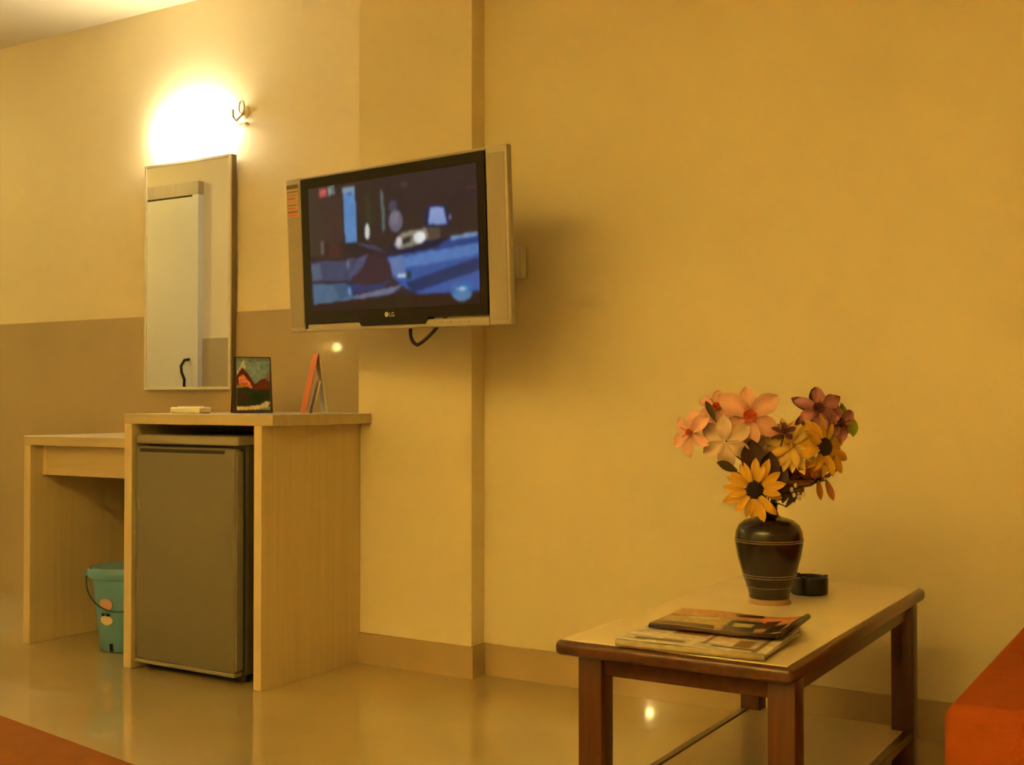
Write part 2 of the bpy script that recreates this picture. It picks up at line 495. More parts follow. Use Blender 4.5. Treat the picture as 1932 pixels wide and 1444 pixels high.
# ------------------------------------------------------------------ fridge cabinet and dressing table
ZT = 0.852
fc = thing('fridge_cabinet', 'pale wood open cabinet around the small fridge', 'cabinet', (-3.19, 2.69, 0))
top = prism([(0, 0), (0.672, 0), (0.672, 0.482), (0.611, 0.482), (0.611, 0.745), (0, 0.745)], ZT - 0.034, ZT, 0.0015, 1)
obj('cabinet_top', top, 'laminate_h', fc)
obj('side_panel', box(0.0, 0.036, 0.002, 0.742, 0, ZT - 0.034, 0.001, 1), 'laminate', fc)
obj('side_panel', box(0.592, 0.624, 0.002, 0.4845, 0, ZT - 0.034, 0.001, 1), 'laminate', fc)
obj('rear_panel', box(0.036, 0.592, 0.70, 0.712, 0.0, ZT - 0.034), 'rear_shaded', fc)

dt = thing('dressing_table', 'low pale wood dressing table with one drawer left of the fridge', 'table', (-3.825, 2.765, 0))
ZD = 0.766
obj('tabletop', box(0, 0.634, 0, 0.672, ZD - 0.034, ZD, 0.0015, 1), 'laminate_h', dt)
obj('side_panel', box(0, 0.036, 0.002, 0.672, 0, ZD - 0.034, 0.001, 1), 'laminate', dt)
obj('rear_panel', box(0.036, 0.634, 0.63, 0.642, 0.0, ZD - 0.034), 'rear_shaded', dt)
dr = obj('drawer', box(0.062, 0.634, 0.055, 0.073, ZD - 0.146, ZD - 0.037, 0.002), 'laminate_h', dt)
bx = box(0.07, 0.62, 0.073, 0.5, ZD - 0.13, ZD - 0.045)
obj('drawer_box', bx, 'laminate', dr)
obj('filler_strip', box(0.0365, 0.0615, 0.055, 0.5, ZD - 0.146, ZD - 0.037), 'laminate', dt)

# ------------------------------------------------------------------ fridge
fg = thing('mini_fridge', 'grey single-door mini fridge inside the pale cabinet', 'fridge', (-2.915, 2.70, 0))
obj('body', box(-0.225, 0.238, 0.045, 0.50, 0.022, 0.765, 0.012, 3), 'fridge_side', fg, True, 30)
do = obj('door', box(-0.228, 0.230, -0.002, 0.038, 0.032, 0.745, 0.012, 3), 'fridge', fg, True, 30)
obj('door_gasket', box(-0.218, 0.226, 0.038, 0.045, 0.04, 0.74), 'darkgap', do)
obj('door_edge_trim', box(-0.2285, 0.2305, -0.004, 0.036, 0.024, 0.036, 0.004, 2), 'fridge_trim', do)
obj('door_side_trim', box(0.2302, 0.2335, 0.004, 0.034, 0.045, 0.735, 0.001, 1), 'fridge_trim', do)
obj('handle_recess', box(-0.205, 0.185, -0.004, 0.004, 0.726, 0.738, 0.002), 'darkgap', do)
obj('worktop', box(-0.230, 0.240, 0.0, 0.50, 0.752, 0.783, 0.008, 3), 'fridge_trim', fg, True, 30)
for x in (-0.19, 0.205):
    for y in (0.07, 0.46):
        ft = lathe([(0, 0), (0.018, 0), (0.016, 0.022), (0, 0.022)], 16)
        xform(ft, Matrix.Translation((x, y, 0)))
        obj('foot', ft, 'black', fg, True, 40)
obj('kick_plate', box(-0.215, 0.228, 0.05, 0.06, 0.004, 0.0225), 'darkgap', fg)
obj('badge', box(-0.212, -0.205, -0.0045, -0.001, 0.53, 0.57, 0.001), 'fridge_trim', fg)

# ------------------------------------------------------------------ bucket
bk = thing('waste_bucket', 'teal plastic bucket with a bail handle under the dressing table', 'bucket', (-3.43, 2.905, 0))
obj('bucket_body', lathe([(0, 0.004), (0.082, 0.0), (0.088, 0.006), (0.104, 0.15), (0.122, 0.285), (0.118, 0.285), (0.100, 0.15), (0.084, 0.012), (0, 0.012)], 40), 'bucket', bk, True, 50)
obj('rim', lathe([(0.1195, 0.262), (0.128, 0.264), (0.132, 0.275), (0.132, 0.292), (0.127, 0.297), (0.1185, 0.292), (0.1185, 0.285)], 40), 'bucket', bk, True, 50)
lid = obj('lid', lathe([(0.118, 0.2935), (0.115, 0.300), (0.06, 0.304), (0, 0.306)], 36), 'bucket', bk, True, 60)
hb = []
for k in range(25):
    a = PI * k / 24
    hb.append((-0.137 * math.cos(a) , -0.045 - 0.092 * math.sin(a), 0.262 - 0.128 * math.sin(a) ** 1.15))
# the bail hangs down over the front, seen across the bucket
rotb = Matrix.Rotation(math.radians(38), 4, 'Z')
hb = []
for k in range(25):
    a = PI * k / 24
    hb.append(rotb @ Vector((-0.137 * math.cos(a), -0.128 * math.sin(a), 0.268 - 0.115 * math.sin(a) ** 1.2)))
obj('bail_handle', tube(hb, 0.0032, 8), 'bucket_dark', bk, True)
for s in (0, 24):
    e = lathe([(0, -0.01), (0.011, -0.01), (0.011, 0.01), (0, 0.01)], 12)
    p = hb[s]
    xform(e, Matrix.Translation(p) @ Matrix.Rotation(math.radians(38), 4, 'Z') @ Matrix.Rotation(PI / 2, 4, 'Y'))
    obj('handle_lug', e, 'bucket', bk, True, 40)

def wrap(b, r0, zslope, ang):
    """wrap a flat XZ shape (x along the surface, z up) onto the tapering bucket side"""
    for v in b.verts:
        r = 0.0925 + (v.co.z - 0.03) * zslope + v.co.y
        a = ang + v.co.x / r
        v.co = Vector((r * math.cos(a), r * math.sin(a), v.co.z))
    return b
def disc_xz(cx, cz, rx, rz, n=20, t=0.0012):
    return prism_xz([(cx + rx * math.cos(2 * PI * i / n), cz + rz * math.sin(2 * PI * i / n)) for i in range(n)], 0.0012, 0.0012 + t)
A0 = math.radians(-72)
obj('sticker', wrap(disc_xz(-0.012, 0.175, 0.027, 0.021), 0, 0.125, A0), 'pink', bk)
obj('sticker', wrap(disc_xz(-0.014, 0.118, 0.026, 0.017), 0, 0.125, A0), 'cream_sticker', bk)
for dx in (-0.026, -0.004):
    obj('sticker_mark', wrap(disc_xz(dx, 0.138, 0.008, 0.006, 12, 0.002), 0, 0.125, A0), 'black', bk)
obj('foot_slot', wrap(prism_xz([(-0.006, 0.006), (0.006, 0.006), (0.006, 0.034), (-0.006, 0.034)], 0.0005, 0.003), 0, 0.125, A0), 'black', bk)

# ------------------------------------------------------------------ television on its swivel arm
TVC = Vector((-2.1604, 2.8074, 1.3595))
Rtv = (Matrix.Rotation(math.radians(-8.6006), 4, 'Z') @ Matrix.Rotation(math.radians(3.3107), 4, 'X') @ Matrix.Rotation(math.radians(0.7841), 4, 'Y'))
tv = thing('television', 'silver flat television showing a blue night street scene', 'television', TVC, Rtv.to_euler())
W2, H2 = 0.475, 0.248
# silver front frame with an opening for the black panel
PL, PR, PB, PT = -0.397, 0.390, -0.222, 0.238
fb = bmesh.new()
def fbox(x0, x1, z0, z1):
    box(x0, x1, 0.0, 0.024, z0, z1, 0.005, 3, bm=fb)
fbox(-W2, PL, -H2, H2)
fbox(PR, W2 - 0.006, -H2, H2)
fbox(PL, PR, PT, H2)
fbox(PL, PR, -H2, PB)
obj('front_frame', fb, 'silver', tv, True, 30)
for x0, x1 in ((-W2 + 0.008, PL - 0.006), (PR + 0.008, W2 - 0.014)):
    obj('speaker_grille', box(x0, x1, -0.002, 0.002, -H2 + 0.016, H2 - 0.02, 0.001, 1), 'grille', tv)
pn = prism_xz([(PL, PT), (PL, PB), (-0.142, PB), (-0.130, -0.236), (0.142, -0.236), (0.158, PB + 0.006), (PR, PB + 0.006), (PR, PT)], -0.003, 0.0235)
obj('black_bezel', pn, 'black', tv)
obj('corner_foot', box(PL, PL + 0.012, -0.001, 0.004, -0.238, PB), 'black', tv)
sb = prism_xz([(-W2 + 0.05, H2 - 0.03), (W2 - 0.06, H2 - 0.03), (W2 - 0.06, -H2 + 0.03), (-W2 + 0.05, -H2 + 0.03)], 0.024, 0.07, 0.010, 2)
obj('rear_shell', sb, 'tvback', tv)
obj('rear_bulge', box(-0.3, 0.3, 0.07, 0.105, -0.18, 0.17, 0.015, 2), 'tvback', tv, True, 40)

# the running picture
NX, NY = 200, 112
pc = Paint(NX, NY, (54, 38, 38))  # brownish base has the room's glare on the dark screen painted in
def S(x, y):            # picture sketch units (1520 x 1010 of the sketch) -> 0..1
    return ((x - 120) / 1515.0, (y - (60 + (1635 - x) / 1515.0 * 70.0)) / (960.0))
def SP(*p):
    return [S(*q) for q in p]
pc.poly(SP((100, 700), (1700, 560), (1700, 1200), (100, 1200)), (44, 34, 48))
pc.rect(0, 0, 0.10, 0.55, (66, 52, 44))
pc.rect(0.10, 0.10, 0.22, 0.45, (70, 48, 46))
pc.rect(0.50, 0.0, 1.0, 0.30, (50, 36, 42))
pc.rect(0.13, 0.46, 0.20, 0.58, (82, 40, 36))
pc.rect(0.075, 0.43, 0.095, 0.54, (120, 100, 92))
pc.rect(0.30, 0.24, 0.345, 0.55, (46, 36, 34))
# left wall, pavement
pc.poly(SP((125, 700), (490, 690), (620, 640), (700, 640), (600, 800), (520, 850), (130, 850)), (70, 74, 106))
pc.poly(SP((125, 720), (215, 715), (235, 830), (130, 845)), (92, 102, 124))
pc.poly(SP((130, 870), (470, 868), (540, 965), (900, 895), (1010, 880), (890, 950), (560, 1000), (140, 1030)), (82, 112, 142))
pc.poly(SP((330, 880), (480, 870), (530, 950), (400, 990)), (62, 92, 128))
pc.poly(SP((540, 960), (900, 895), (1010, 880), (890, 945), (560, 992)), (118, 120, 148))
pc.poly(SP((480, 870), (660, 870), (900, 850), (800, 905), (520, 950)), (44, 58, 110))
# road
pc.poly(SP((850, 680), (1200, 640), (1640, 560), (1640, 930), (1130, 955), (1000, 900), (900, 830)), (58, 92, 168))
pc.poly(SP((1000, 690), (1260, 640), (1640, 600), (1640, 680), (1300, 730), (1010, 760)), (92, 132, 200))
pc.poly(SP((870, 690), (1000, 665), (1020, 800), (910, 820)), (104, 130, 186))
pc.poly(SP((1020, 870), (1300, 790), (1640, 700), (1640, 790), (1300, 880), (1080, 940)), (26, 52, 100))
pc.poly(SP((1150, 930), (1400, 850), (1640, 800), (1640, 920), (1250, 950)), (66, 98, 176))
pc.poly(SP((1400, 560), (1640, 545), (1640, 600), (1250, 650)), (36, 70, 140))
pc.poly(SP((1415, 545), (1632, 528), (1632, 556), (1415, 578)), (128, 158, 204))
# crouching figure
pc.poly(SP((520, 840), (600, 740), (660, 640), (800, 650), (880, 720), (905, 840), (760, 880), (600, 880)), (62, 38, 52))
pc.poly(SP((500, 810), (600, 660), (690, 640), (640, 740), (560, 810)), (80, 84, 122))
pc.poly(SP((480, 560), (600, 570), (800, 590), (870, 660), (700, 640), (560, 690), (500, 620)), (46, 34, 40))
pc.poly(SP((560, 560), (760, 590), (850, 650), (650, 600)), (78, 72, 96))
# window, posts
pc.poly(SP((460, 140), (580, 140), (588, 560), (470, 560)), (96, 146, 206))
pc.poly(SP((460, 140), (580, 140), (581, 190), (461, 190)), (140, 168, 196))
pc.poly(SP((500, 185), (550, 185), (550, 205), (500, 205)), (70, 100, 150))
pc.poly(SP((676, 200), (722, 200), (722, 440), (680, 440)), (50, 58, 36))
pc.poly(SP((812, 170), (846, 220), (850, 480), (822, 500)), (92, 112, 108))
pc.ell(*S(684, 487), 0.016, 0.062, (236, 240, 235))
pc.ell(*S(925, 310), 0.026, 0.045, (80, 74, 96))
pc.ell(*S(945, 420), 0.042, 0.085, (112, 106, 128))
pc.ell(*S(935, 400), 0.026, 0.05, (136, 128, 146))
# car
pc.poly(SP((850, 640), (940, 560), (1000, 600), (1250, 560), (1400, 560), (1250, 620), (1000, 660)), (20, 24, 60))
pc.poly(SP((920, 590), (1000, 505), (1210, 480), (1230, 560), (1110, 605), (960, 630)), (150, 142, 124))
pc.poly(SP((1000, 550), (1090, 530), (1060, 580), (1000, 590)), (52, 48, 44))
pc.ell(*S(1150, 548), 0.034, 0.045, (252, 252, 248))
pc.ell(*S(968, 572), 0.018, 0.04, (214, 214, 220))
pc.poly(SP((1215, 470), (1330, 470), (1330, 560), (1225, 580)), (92, 76, 64))
pc.poly(SP((1180, 400), (1240, 320), (1370, 320), (1420, 400), (1410, 480), (1200, 480)), (28, 34, 72))
pc.poly(SP((1245, 340), (1360, 340), (1388, 462), (1225, 462)), (146, 168, 222))
pc.ell(*S(1412, 418), 0.006, 0.02, (160, 170, 190))
pc.ell(*S(985, 818), 0.030, 0.014, (214, 222, 246))
pc.ell(*S(1050, 815), 0.014, 0.03, (24, 60, 60))
pc.ell(*S(500, 925), 0.012, 0.035, (120, 150, 200))
pc.ell(*S(494, 720), 0.008, 0.04, (120, 124, 150))
# dark foreground
pc.poly(SP((100, 1035), (400, 1005), (900, 955), (1640, 960), (1700, 1300), (100, 1300)), (44, 22, 22))
pc.poly(SP((600, 1010), (1000, 985), (1100, 1060), (650, 1080)), (40, 30, 20))
# station marks
pc.poly(SP((230, 140), (302, 132), (304, 200), (232, 208)), (196, 84, 80))
pc.poly(SP((312, 125), (384, 115), (386, 192), (314, 200)), (118, 128, 122))
pc.poly(SP((248, 160), (290, 156), (290, 166), (248, 170)), (228, 150, 146))
pc.poly(SP((330, 140), (345, 138), (346, 180), (331, 182)), (182, 188, 184))
pc.ell(*S(1490, 930), 0.060, 0.075, (62, 112, 182))
pc.ell(*S(1490, 960), 0.050, 0.045, (92, 138, 186))
pc.ell(*S(1492, 915), 0.032, 0.010, (176, 214, 240))
pc.ell(*S(1030, 160), 0.024, 0.02, (84, 58, 58))
pc.ell(*S(1580, 220), 0.028, 0.010, (110, 52, 44))
pc.noise(0.10, 3, 5)
pc.blur(3)
gx = np.linspace(-0.358, 0.362, NX + 1)
gz = np.linspace(0.207, -0.186, NY + 1)
GX, GZ = np.meshgrid(gx, gz)
painted('picture', np.stack([GX, np.full_like(GX, -0.0042), GZ], -1), pc.lin(), NX, NY, 'screen', tv)
# maker's mark
logo = lathe([(0, 0), (0.0078, 0), (0.0078, 0.0012), (0, 0.0012)], 24)
xform(logo, Matrix.Translation((-0.017, -0.003, -0.2035)) @ Matrix.Rotation(PI / 2, 4, 'X'))
obj('logo_disc', logo, 'white_plastic', tv)
def text_obj(name, body, size, m, parent, mtx, extrude=0.0006):
    cu = bpy.data.curves.new(name, 'FONT')
    cu.body = body
    cu.size = size
    cu.extrude = extrude
    cu.resolution_u = 3
    cu.align_x = 'LEFT'
    t = bpy.data.objects.new(name, cu)
    COL.objects.link(t)
    bpy.context.view_layer.update()
    me = bpy.data.meshes.new_from_object(t.evaluated_get(bpy.context.evaluated_depsgraph_get()))
    bpy.data.objects.remove(t, do_unlink=True)
    me.transform(mtx)
    me.materials.clear()
    me.materials.append(M[m])
    o = bpy.data.objects.new(name, me)
    COL.objects.link(o)
    o.parent = parent
    return o
text_obj('logo_letters', 'LG', 0.019, 'white_plastic', tv, Matrix.Translation((-0.006, -0.0038, -0.2105)) @ Matrix.Rotation(PI / 2, 4, 'X'))
# sticker on the left speaker: heading bar and lines of print
ps = Paint(24, 60, (196, 170, 128))
ps.rect(0, 0, 1, 0.13, (112, 92, 66))
for k, (v0, c) in enumerate(((0.20, (150, 120, 84)), (0.30, (206, 130, 92)), (0.40, (164, 116, 82)), (0.50, (210, 140, 100)), (0.60, (160, 116, 84)), (0.70, (208, 110, 82)), (0.80, (150, 110, 80)), (0.90, (214, 120, 88)))):
    ps.rect(0.08, v0, 0.94 - 0.1 * (k % 3), v0 + 0.05, c)
sx = np.linspace(-0.466, -0.408, 25)
sz = np.linspace(0.228, 0.122, 61)
GX, GZ = np.meshgrid(sx, sz)
painted('sticker', np.stack([GX, np.full_like(GX, -0.0032), GZ], -1), ps.lin(), 24, 60, 'print', tv, 0.0006)
# control keys
for k in range(4):
    obj('control_key', box(0.19 + k * 0.035, 0.212 + k * 0.035, -0.002, 0.003, -0.236, -0.230, 0.001, 1), 'silver', tv)
obj('cable', tube(bez((0.030, 0.06, -0.21), (0.040, 0.02, -0.285), (0.085, 0.02, -0.298), 8) + bez((0.085, 0.02, -0.298), (0.13, 0.02, -0.285), (0.165, 0.07, -0.21), 8)[1:], 0.0055), 'cable', tv, True)

tm = thing('television_mount', 'steel swivel arm holding the television on the pilaster', 'mount', (-2.20, YP, 1.36))
obj('wall_plate', box(-0.06, 0.06, -0.012, -0.001, -0.11, 0.11, 0.003), 'steel', tm)
obj('arm', box(-0.02, 0.02, -0.20, -0.012, -0.025, 0.025, 0.004), 'steel', tm)
pv = lathe([(0, -0.04), (0.026, -0.04), (0.026, 0.04), (0, 0.04)], 20)
xform(pv, Matrix.Translation((0, -0.195, 0)))
obj('pivot', pv, 'steel', tm, True, 40)

so = thing('wall_socket', 'white socket box on the wall right of the television', 'socket', (-1.99, YR, 1.34))
obj('box', box(-0.05, 0.046, -0.032, -0.0005, -0.05, 0.052, 0.005), 'white_plastic', so)
obj('cover', box(-0.043, 0.039, -0.036, -0.0325, -0.043, 0.045, 0.001), 'white_plastic', so)

# ------------------------------------------------------------------ things on the cabinet top
# picture card
CW, CH = 0.140, 0.202
pcard = thing('picture_card', 'standing card with a photo of a red-roofed house on the cabinet', 'card', (-2.972, 3.075, ZT), (0, 0, math.radians(53)))
lean = Matrix.Rotation(math.radians(-8), 4, 'X')
bd = prism_xz([(-CW / 2, 0), (CW / 2, 0), (CW / 2 - 0.004, CH), (-CW / 2 + 0.004, CH)], 0, 0.004)
xform(bd, lean)
obj('backing', bd, 'darkcard', pcard)
ez = bmesh.new()
ev = [ez.verts.new(p) for p in ((-CW / 2 + 0.004, 0.09, 0), (CW / 2 - 0.004, 0.09, 0), (CW / 2 - 0.006, 0.034, CH - 0.002), (-CW / 2 + 0.006, 0.034, CH - 0.002),
                                 (-CW / 2 + 0.004, 0.093, 0), (CW / 2 - 0.004, 0.093, 0), (CW / 2 - 0.006, 0.037, CH - 0.002), (-CW / 2 + 0.006, 0.037, CH - 0.002))]
for f in ((0, 1, 2, 3), (7, 6, 5, 4), (0, 4, 5, 1), (1, 5, 6, 2), (2, 6, 7, 3), (3, 7, 4, 0)):
    ez.faces.new([ev[i] for i in f])
obj('rear_leaf', ez, 'darkcard', pcard)
pp = Paint(60, 84, (132, 158, 172))
pp.rect(0, 0, 1, 0.06, (120, 138, 142))
pp.poly([(0.0, 0.30), (0.10, 0.18), (0.22, 0.02), (0.27, 0.16), (0.2, 0.3)], (214, 214, 216))
pp.poly([(0.0, 0.34), (0.17, 0.18), (0.34, 0.30), (0.55, 0.50), (0.5, 0.6), (0.0, 0.5)], (110, 40, 26))
pp.poly([(0.06, 0.36), (0.2, 0.30), (0.42, 0.48), (0.5, 0.62), (0.06, 0.58)], (236, 140, 120))
pp.poly([(0.06, 0.48), (0.3, 0.46), (0.4, 0.62), (0.06, 0.62)], (190, 120, 62))
pp.poly([(0.50, 0.52), (0.72, 0.40), (1, 0.36), (1, 0.62), (0.5, 0.66)], (110, 52, 36))
pp.poly([(0.9, 0.3), (1, 0.25), (1, 0.45), (0.9, 0.42)], (150, 120, 100))
pp.poly([(0.0, 0.56), (0.3, 0.54), (0.6, 0.60), (1, 0.58), (1, 0.90), (0.0, 0.90)], (44, 54, 40))
pp.ell(0.2, 0.72, 0.14, 0.1, (64, 46, 50))
pp.ell(0.62, 0.74, 0.2, 0.1, (30, 54, 30))
pp.poly([(0, 0.9), (0.3, 0.9), (0.7, 0.87), (0.86, 0.80), (1, 0.82), (0.9, 0.92), (0.5, 0.96), (0, 0.97)], (226, 210, 190))
pp.rect(0, 0.965, 1, 1, (60, 26, 16))
pp.noise(0.22, 5, 3)
pp.blur(1)
gx = np.linspace(-CW / 2 + 0.014, CW / 2 - 0.008, 61)
gz = np.linspace(CH - 0.004, 0.004, 85)
GX, GZ = np.meshgrid(gx, gz)
PO = np.stack([GX, np.full_like(GX, -0.0012), GZ], -1)
Rl = np.array(lean.to_3x3())
painted('photo', PO @ Rl.T, pp.lin(), 60, 84, 'gloss_print', pcard, 0.0006)

# orange tent card seen edge-on
tc_ = thing('tent_card', 'orange and white folded tent card near the cabinet corner', 'card', (-2.690, 3.085, ZT), (0, 0, math.radians(51)))
def leaf_panel(x0, x1, ztop, zb, t=0.002, y0=-0.055, y1=0.055):
    b = bmesh.new()
    v = [b.verts.new(p) for p in ((x0, y0, zb), (x0, y1, zb), (x1, y1, ztop), (x1, y0, ztop), (x0 + t, y0, zb), (x0 + t, y1, zb), (x1 + t, y1, ztop), (x1 + t, y0, ztop))]
    for f in ((0, 1, 2, 3), (7, 6, 5, 4), (0, 4, 5, 1), (1, 5, 6, 2), (2, 6, 7, 3), (3, 7, 4, 0)):
        b.faces.new([v[i] for i in f])
    return b
obj('front_leaf', leaf_panel(-0.046, -0.001, 0.205, 0.001), 'orangecard', tc_)
obj('rear_leaf', leaf_panel(0.030, 0.001, 0.205, 0.001), 'whitecard', tc_)
obj('inner_sheet', leaf_panel(-0.020, 0.006, 0.11, 0.0012, 0.0015, -0.05, 0.05), 'whitecard', tc_)
obj('base_strip', box(-0.052, 0.034, -0.056, 0.052, 0.0, 0.001), 'whitecard', tc_)

sp = thing('tissue_packet', 'small flat white packet on the cabinet below the mirror', 'packet', (-3.055, 2.86, ZT), (0, 0, math.radians(12)))
obj('packet_body', box(-0.060, 0.060, -0.035, 0.035, 0.0, 0.022, 0.006, 3), 'white_box', sp, True, 40)
obj('flap', box(-0.045, 0.045, -0.012, 0.012, 0.0222, 0.0245, 0.0008, 1), 'white_box', sp)

# ------------------------------------------------------------------ coffee table
ct = thing('coffee_table', 'dark wood coffee table with a cream laminate top beside the sofa', 'table', (-0.866, 2.425, 0))
TX, TY, ZTT = 0.229, 0.496, 0.45
obj('top_edging', box(-TX, TX, -TY, TY, ZTT - 0.030, ZTT - 0.002, 0.010, 4), 'tablewood', ct, True, 40)
obj('laminate_inset', box(-TX + 0.011, TX - 0.011, -TY + 0.011, TY - 0.011, ZTT - 0.010, ZTT), 'tabletop', ct)
LX0, LX1 = -0.195, 0.224
LEG = 0.05
for x in (LX0, LX1 - LEG):
    for y in (-0.465, 0.385):
        obj('leg', box(x, x + LEG, y, y + LEG, 0, ZTT - 0.030, 0.004, 2), 'tablewood_v', ct, True, 40)
for y in (-0.455, 0.405):
    obj('apron', box(LX0 + LEG, LX1 - LEG, y, y + 0.02, ZTT - 0.066, ZTT - 0.030, 0.001, 1), 'tablewood', ct)
for x in (LX0 + 0.014, LX1 - 0.034):
    obj('apron', box(x, x + 0.02, -0.415, 0.385, ZTT - 0.062, ZTT - 0.030, 0.001, 1), 'tablewood', ct)
for x in (LX0 + 0.002, LX1 - 0.022):
    obj('shelf_rail', box(x, x + 0.02, -0.415, 0.385, 0.112, 0.132, 0.003, 2), 'tablewood', ct)
obj('shelf', box(LX0 + 0.0225, LX1 - 0.0225, -0.43, 0.42, 0.114, 0.130, 0.001, 1), 'shelf', ct)

# ------------------------------------------------------------------ papers on the table
def newsprint(nx, ny, base, seed, photos, cols=4):
    p = Paint(nx, ny, base)
    r = random.Random(seed)
    cw = 1.0 / cols
    v = 0.05
    while v < 0.97:
        for c in range(cols):
            if r.random() < 0.86:
                x0 = c * cw + 0.02
                p.rect(x0, v, x0 + (cw - 0.035) * r.uniform(0.7, 1.0), v + 0.014, tuple(b * 0.62 for b in base), 0.7)
        v += 0.030
    for q in photos:
        p.poly(q[0], q[1])
    p.noise(0.12, seed, 3)
    p.blur(1)
    return p
np1 = newsprint(96, 72, (226, 214, 190), 4, [
    ([(0.02, 0.72), (0.98, 0.74), (0.98, 0.80), (0.02, 0.78)], (230, 218, 196)),
    ([(0.28, 0.30), (0.52, 0.30), (0.52, 0.62), (0.28, 0.62)], (150, 96, 56)),
    ([(0.36, 0.36), (0.50, 0.32), (0.50, 0.52), (0.40, 0.54)], (110, 66, 40)),
    ([(0.545, 0.35), (0.565, 0.35), (0.565, 0.86), (0.545, 0.86)], (120, 70, 52)),
    ([(0.60, 0.40), (0.76, 0.38), (0.76, 0.70), (0.60, 0.72)], (222, 190, 160)),
    ([(0.74, 0.60), (0.86, 0.60), (0.86, 0.84), (0.74, 0.84)], (138, 104, 74)),
    ([(0.62, 0.86), (0.92, 0.86), (0.92, 0.90), (0.62, 0.90)], (84, 66, 48)),
    ([(0.90, 0.30), (0.93, 0.30), (0.93, 0.95), (0.90, 0.95)], (120, 92, 44)),
    ([(0.10, 0.86), (0.44, 0.86), (0.44, 0.92), (0.10, 0.92)], (108, 88, 60))])
nw = thing('newspaper', 'folded pale newspaper lying at the near edge of the coffee table', 'newspaper', (-0.838, 2.065, ZTT), (0, 0, math.radians(4)))
def sheet(name, parent, w, d, paint, zf, m='print', th=0.0012):
    gx = np.linspace(-w / 2, w / 2, paint.nx + 1)
    gy = np.linspace(d / 2, -d / 2, paint.ny + 1)
    GX, GY = np.meshgrid(gx, gy)
    Z = zf(GX / w + 0.5, 0.5 - GY / d)
    return painted(name, np.stack([GX, GY, Z], -1), paint.lin(), paint.nx, paint.ny, m, parent, th)
plain = Paint(24, 18, (186, 166, 124)); plain.noise(0.1, 2, 2)
for k in range(3):
    q = Paint(24, 18, (216 - 8 * k, 202 - 8 * k, 176 - 8 * k)); q.noise(0.1, 8 + k, 2)
    sheet('page', nw, 0.270 + 0.004 * k, 0.248 - 0.003 * k, q, lambda u, v, k=k: 0.0016 + 0.0034 * k + 0.001 * np.sin(u * 7 + k) * v + 0 * u, th=0.0012)
sheet('front_page', nw, 0.274, 0.250, np1, lambda u, v: 0.0118 + 0.0022 * np.sin(u * 5.0) * v + 0.003 * np.exp(-((u - 0.02) / 0.08) ** 2) * v, th=0.0012)
fold = tube([(-0.137, -0.125, 0.0075), (-0.05, -0.1262, 0.0068), (0.03, -0.1262, 0.0070), (0.137, -0.125, 0.0075)], 0.0062, 10)
obj('fold', fold, mat('newsprint_fold', (0.42, 0.34, 0.20), 0.7, var=0.3, scale=(40, 40, 40)), nw, True)

np2 = newsprint(96, 60, (178, 146, 112), 9, [
    ([(0, 0), (1, 0), (1, 0.30), (0, 0.42)], (196, 140, 92)),
    ([(0.02, 0.52), (0.50, 0.34), (0.60, 0.62), (0.45, 0.80), (0.04, 0.82)], (176, 150, 98)),
    ([(0.0, 0.82), (0.46, 0.82), (0.50, 1.0), (0.0, 1.0)], (86, 48, 22)),
    ([(0.46, 0.10), (0.66, 0.02), (0.70, 0.18), (0.52, 0.26)], (70, 34, 18)),
    ([(0.52, 0.48), (0.84, 0.42), (0.86, 0.92), (0.55, 0.98)], (52, 40, 24)),
    ([(0.56, 0.58), (0.72, 0.55), (0.72, 0.74), (0.58, 0.76)], (168, 160, 128)),
    ([(0.76, 0.78), (0.88, 0.74), (0.88, 0.90), (0.78, 0.92)], (176, 148, 118)),
    ([(0.68, 0.20), (1.0, 0.12), (1.0, 0.52), (0.78, 0.56)], (226, 150, 108)),
    ([(0.78, 0.40), (0.88, 0.36), (0.88, 0.64), (0.78, 0.66)], (104, 38, 22)),
    ([(0.86, 0.66), (0.97, 0.60), (0.97, 0.96), (0.86, 0.98)], (36, 24, 14)),
    ([(0.20, 0.52), (0.42, 0.46), (0.42, 0.50), (0.20, 0.57)], (206, 180, 130))])
mg = thing('magazine', 'colourful folded magazine lying on top of the pale newspaper', 'magazine', (-0.830, 2.140, ZTT + 0.016), (0, 0, math.radians(2)))
for k in range(2):
    q = Paint(20, 14, (150 - 30 * k, 120 - 28 * k, 80 - 24 * k)); q.noise(0.12, 18 + k, 2)
    sheet('page', mg, 0.250 + 0.003 * k, 0.172, q, lambda u, v, k=k: 0.0020 + 0.003 * k + 0.0012 * np.sin(u * 6 + k) + 0.006 * (u ** 8), th=0.0012)
sheet('cover', mg, 0.254, 0.176, np2, lambda u, v: 0.0085 + 0.0016 * np.sin(u * 6) + 0.010 * (u ** 8) + 0.003 * np.sin(v * 4) * u, 'gloss_print', 0.0012)
obj('spine', tube([(-0.127, -0.088, 0.0048), (-0.04, -0.0885, 0.0050), (0.05, -0.0885, 0.0044), (0.12, -0.088, 0.0085)], 0.0042, 10), 'darkcard', mg, True)
obj('curled_corner', tube([(0.127, -0.088, 0.013), (0.129, 0.0, 0.014), (0.127, 0.088, 0.016)], 0.0062, 10), 'darkcard', mg, True)

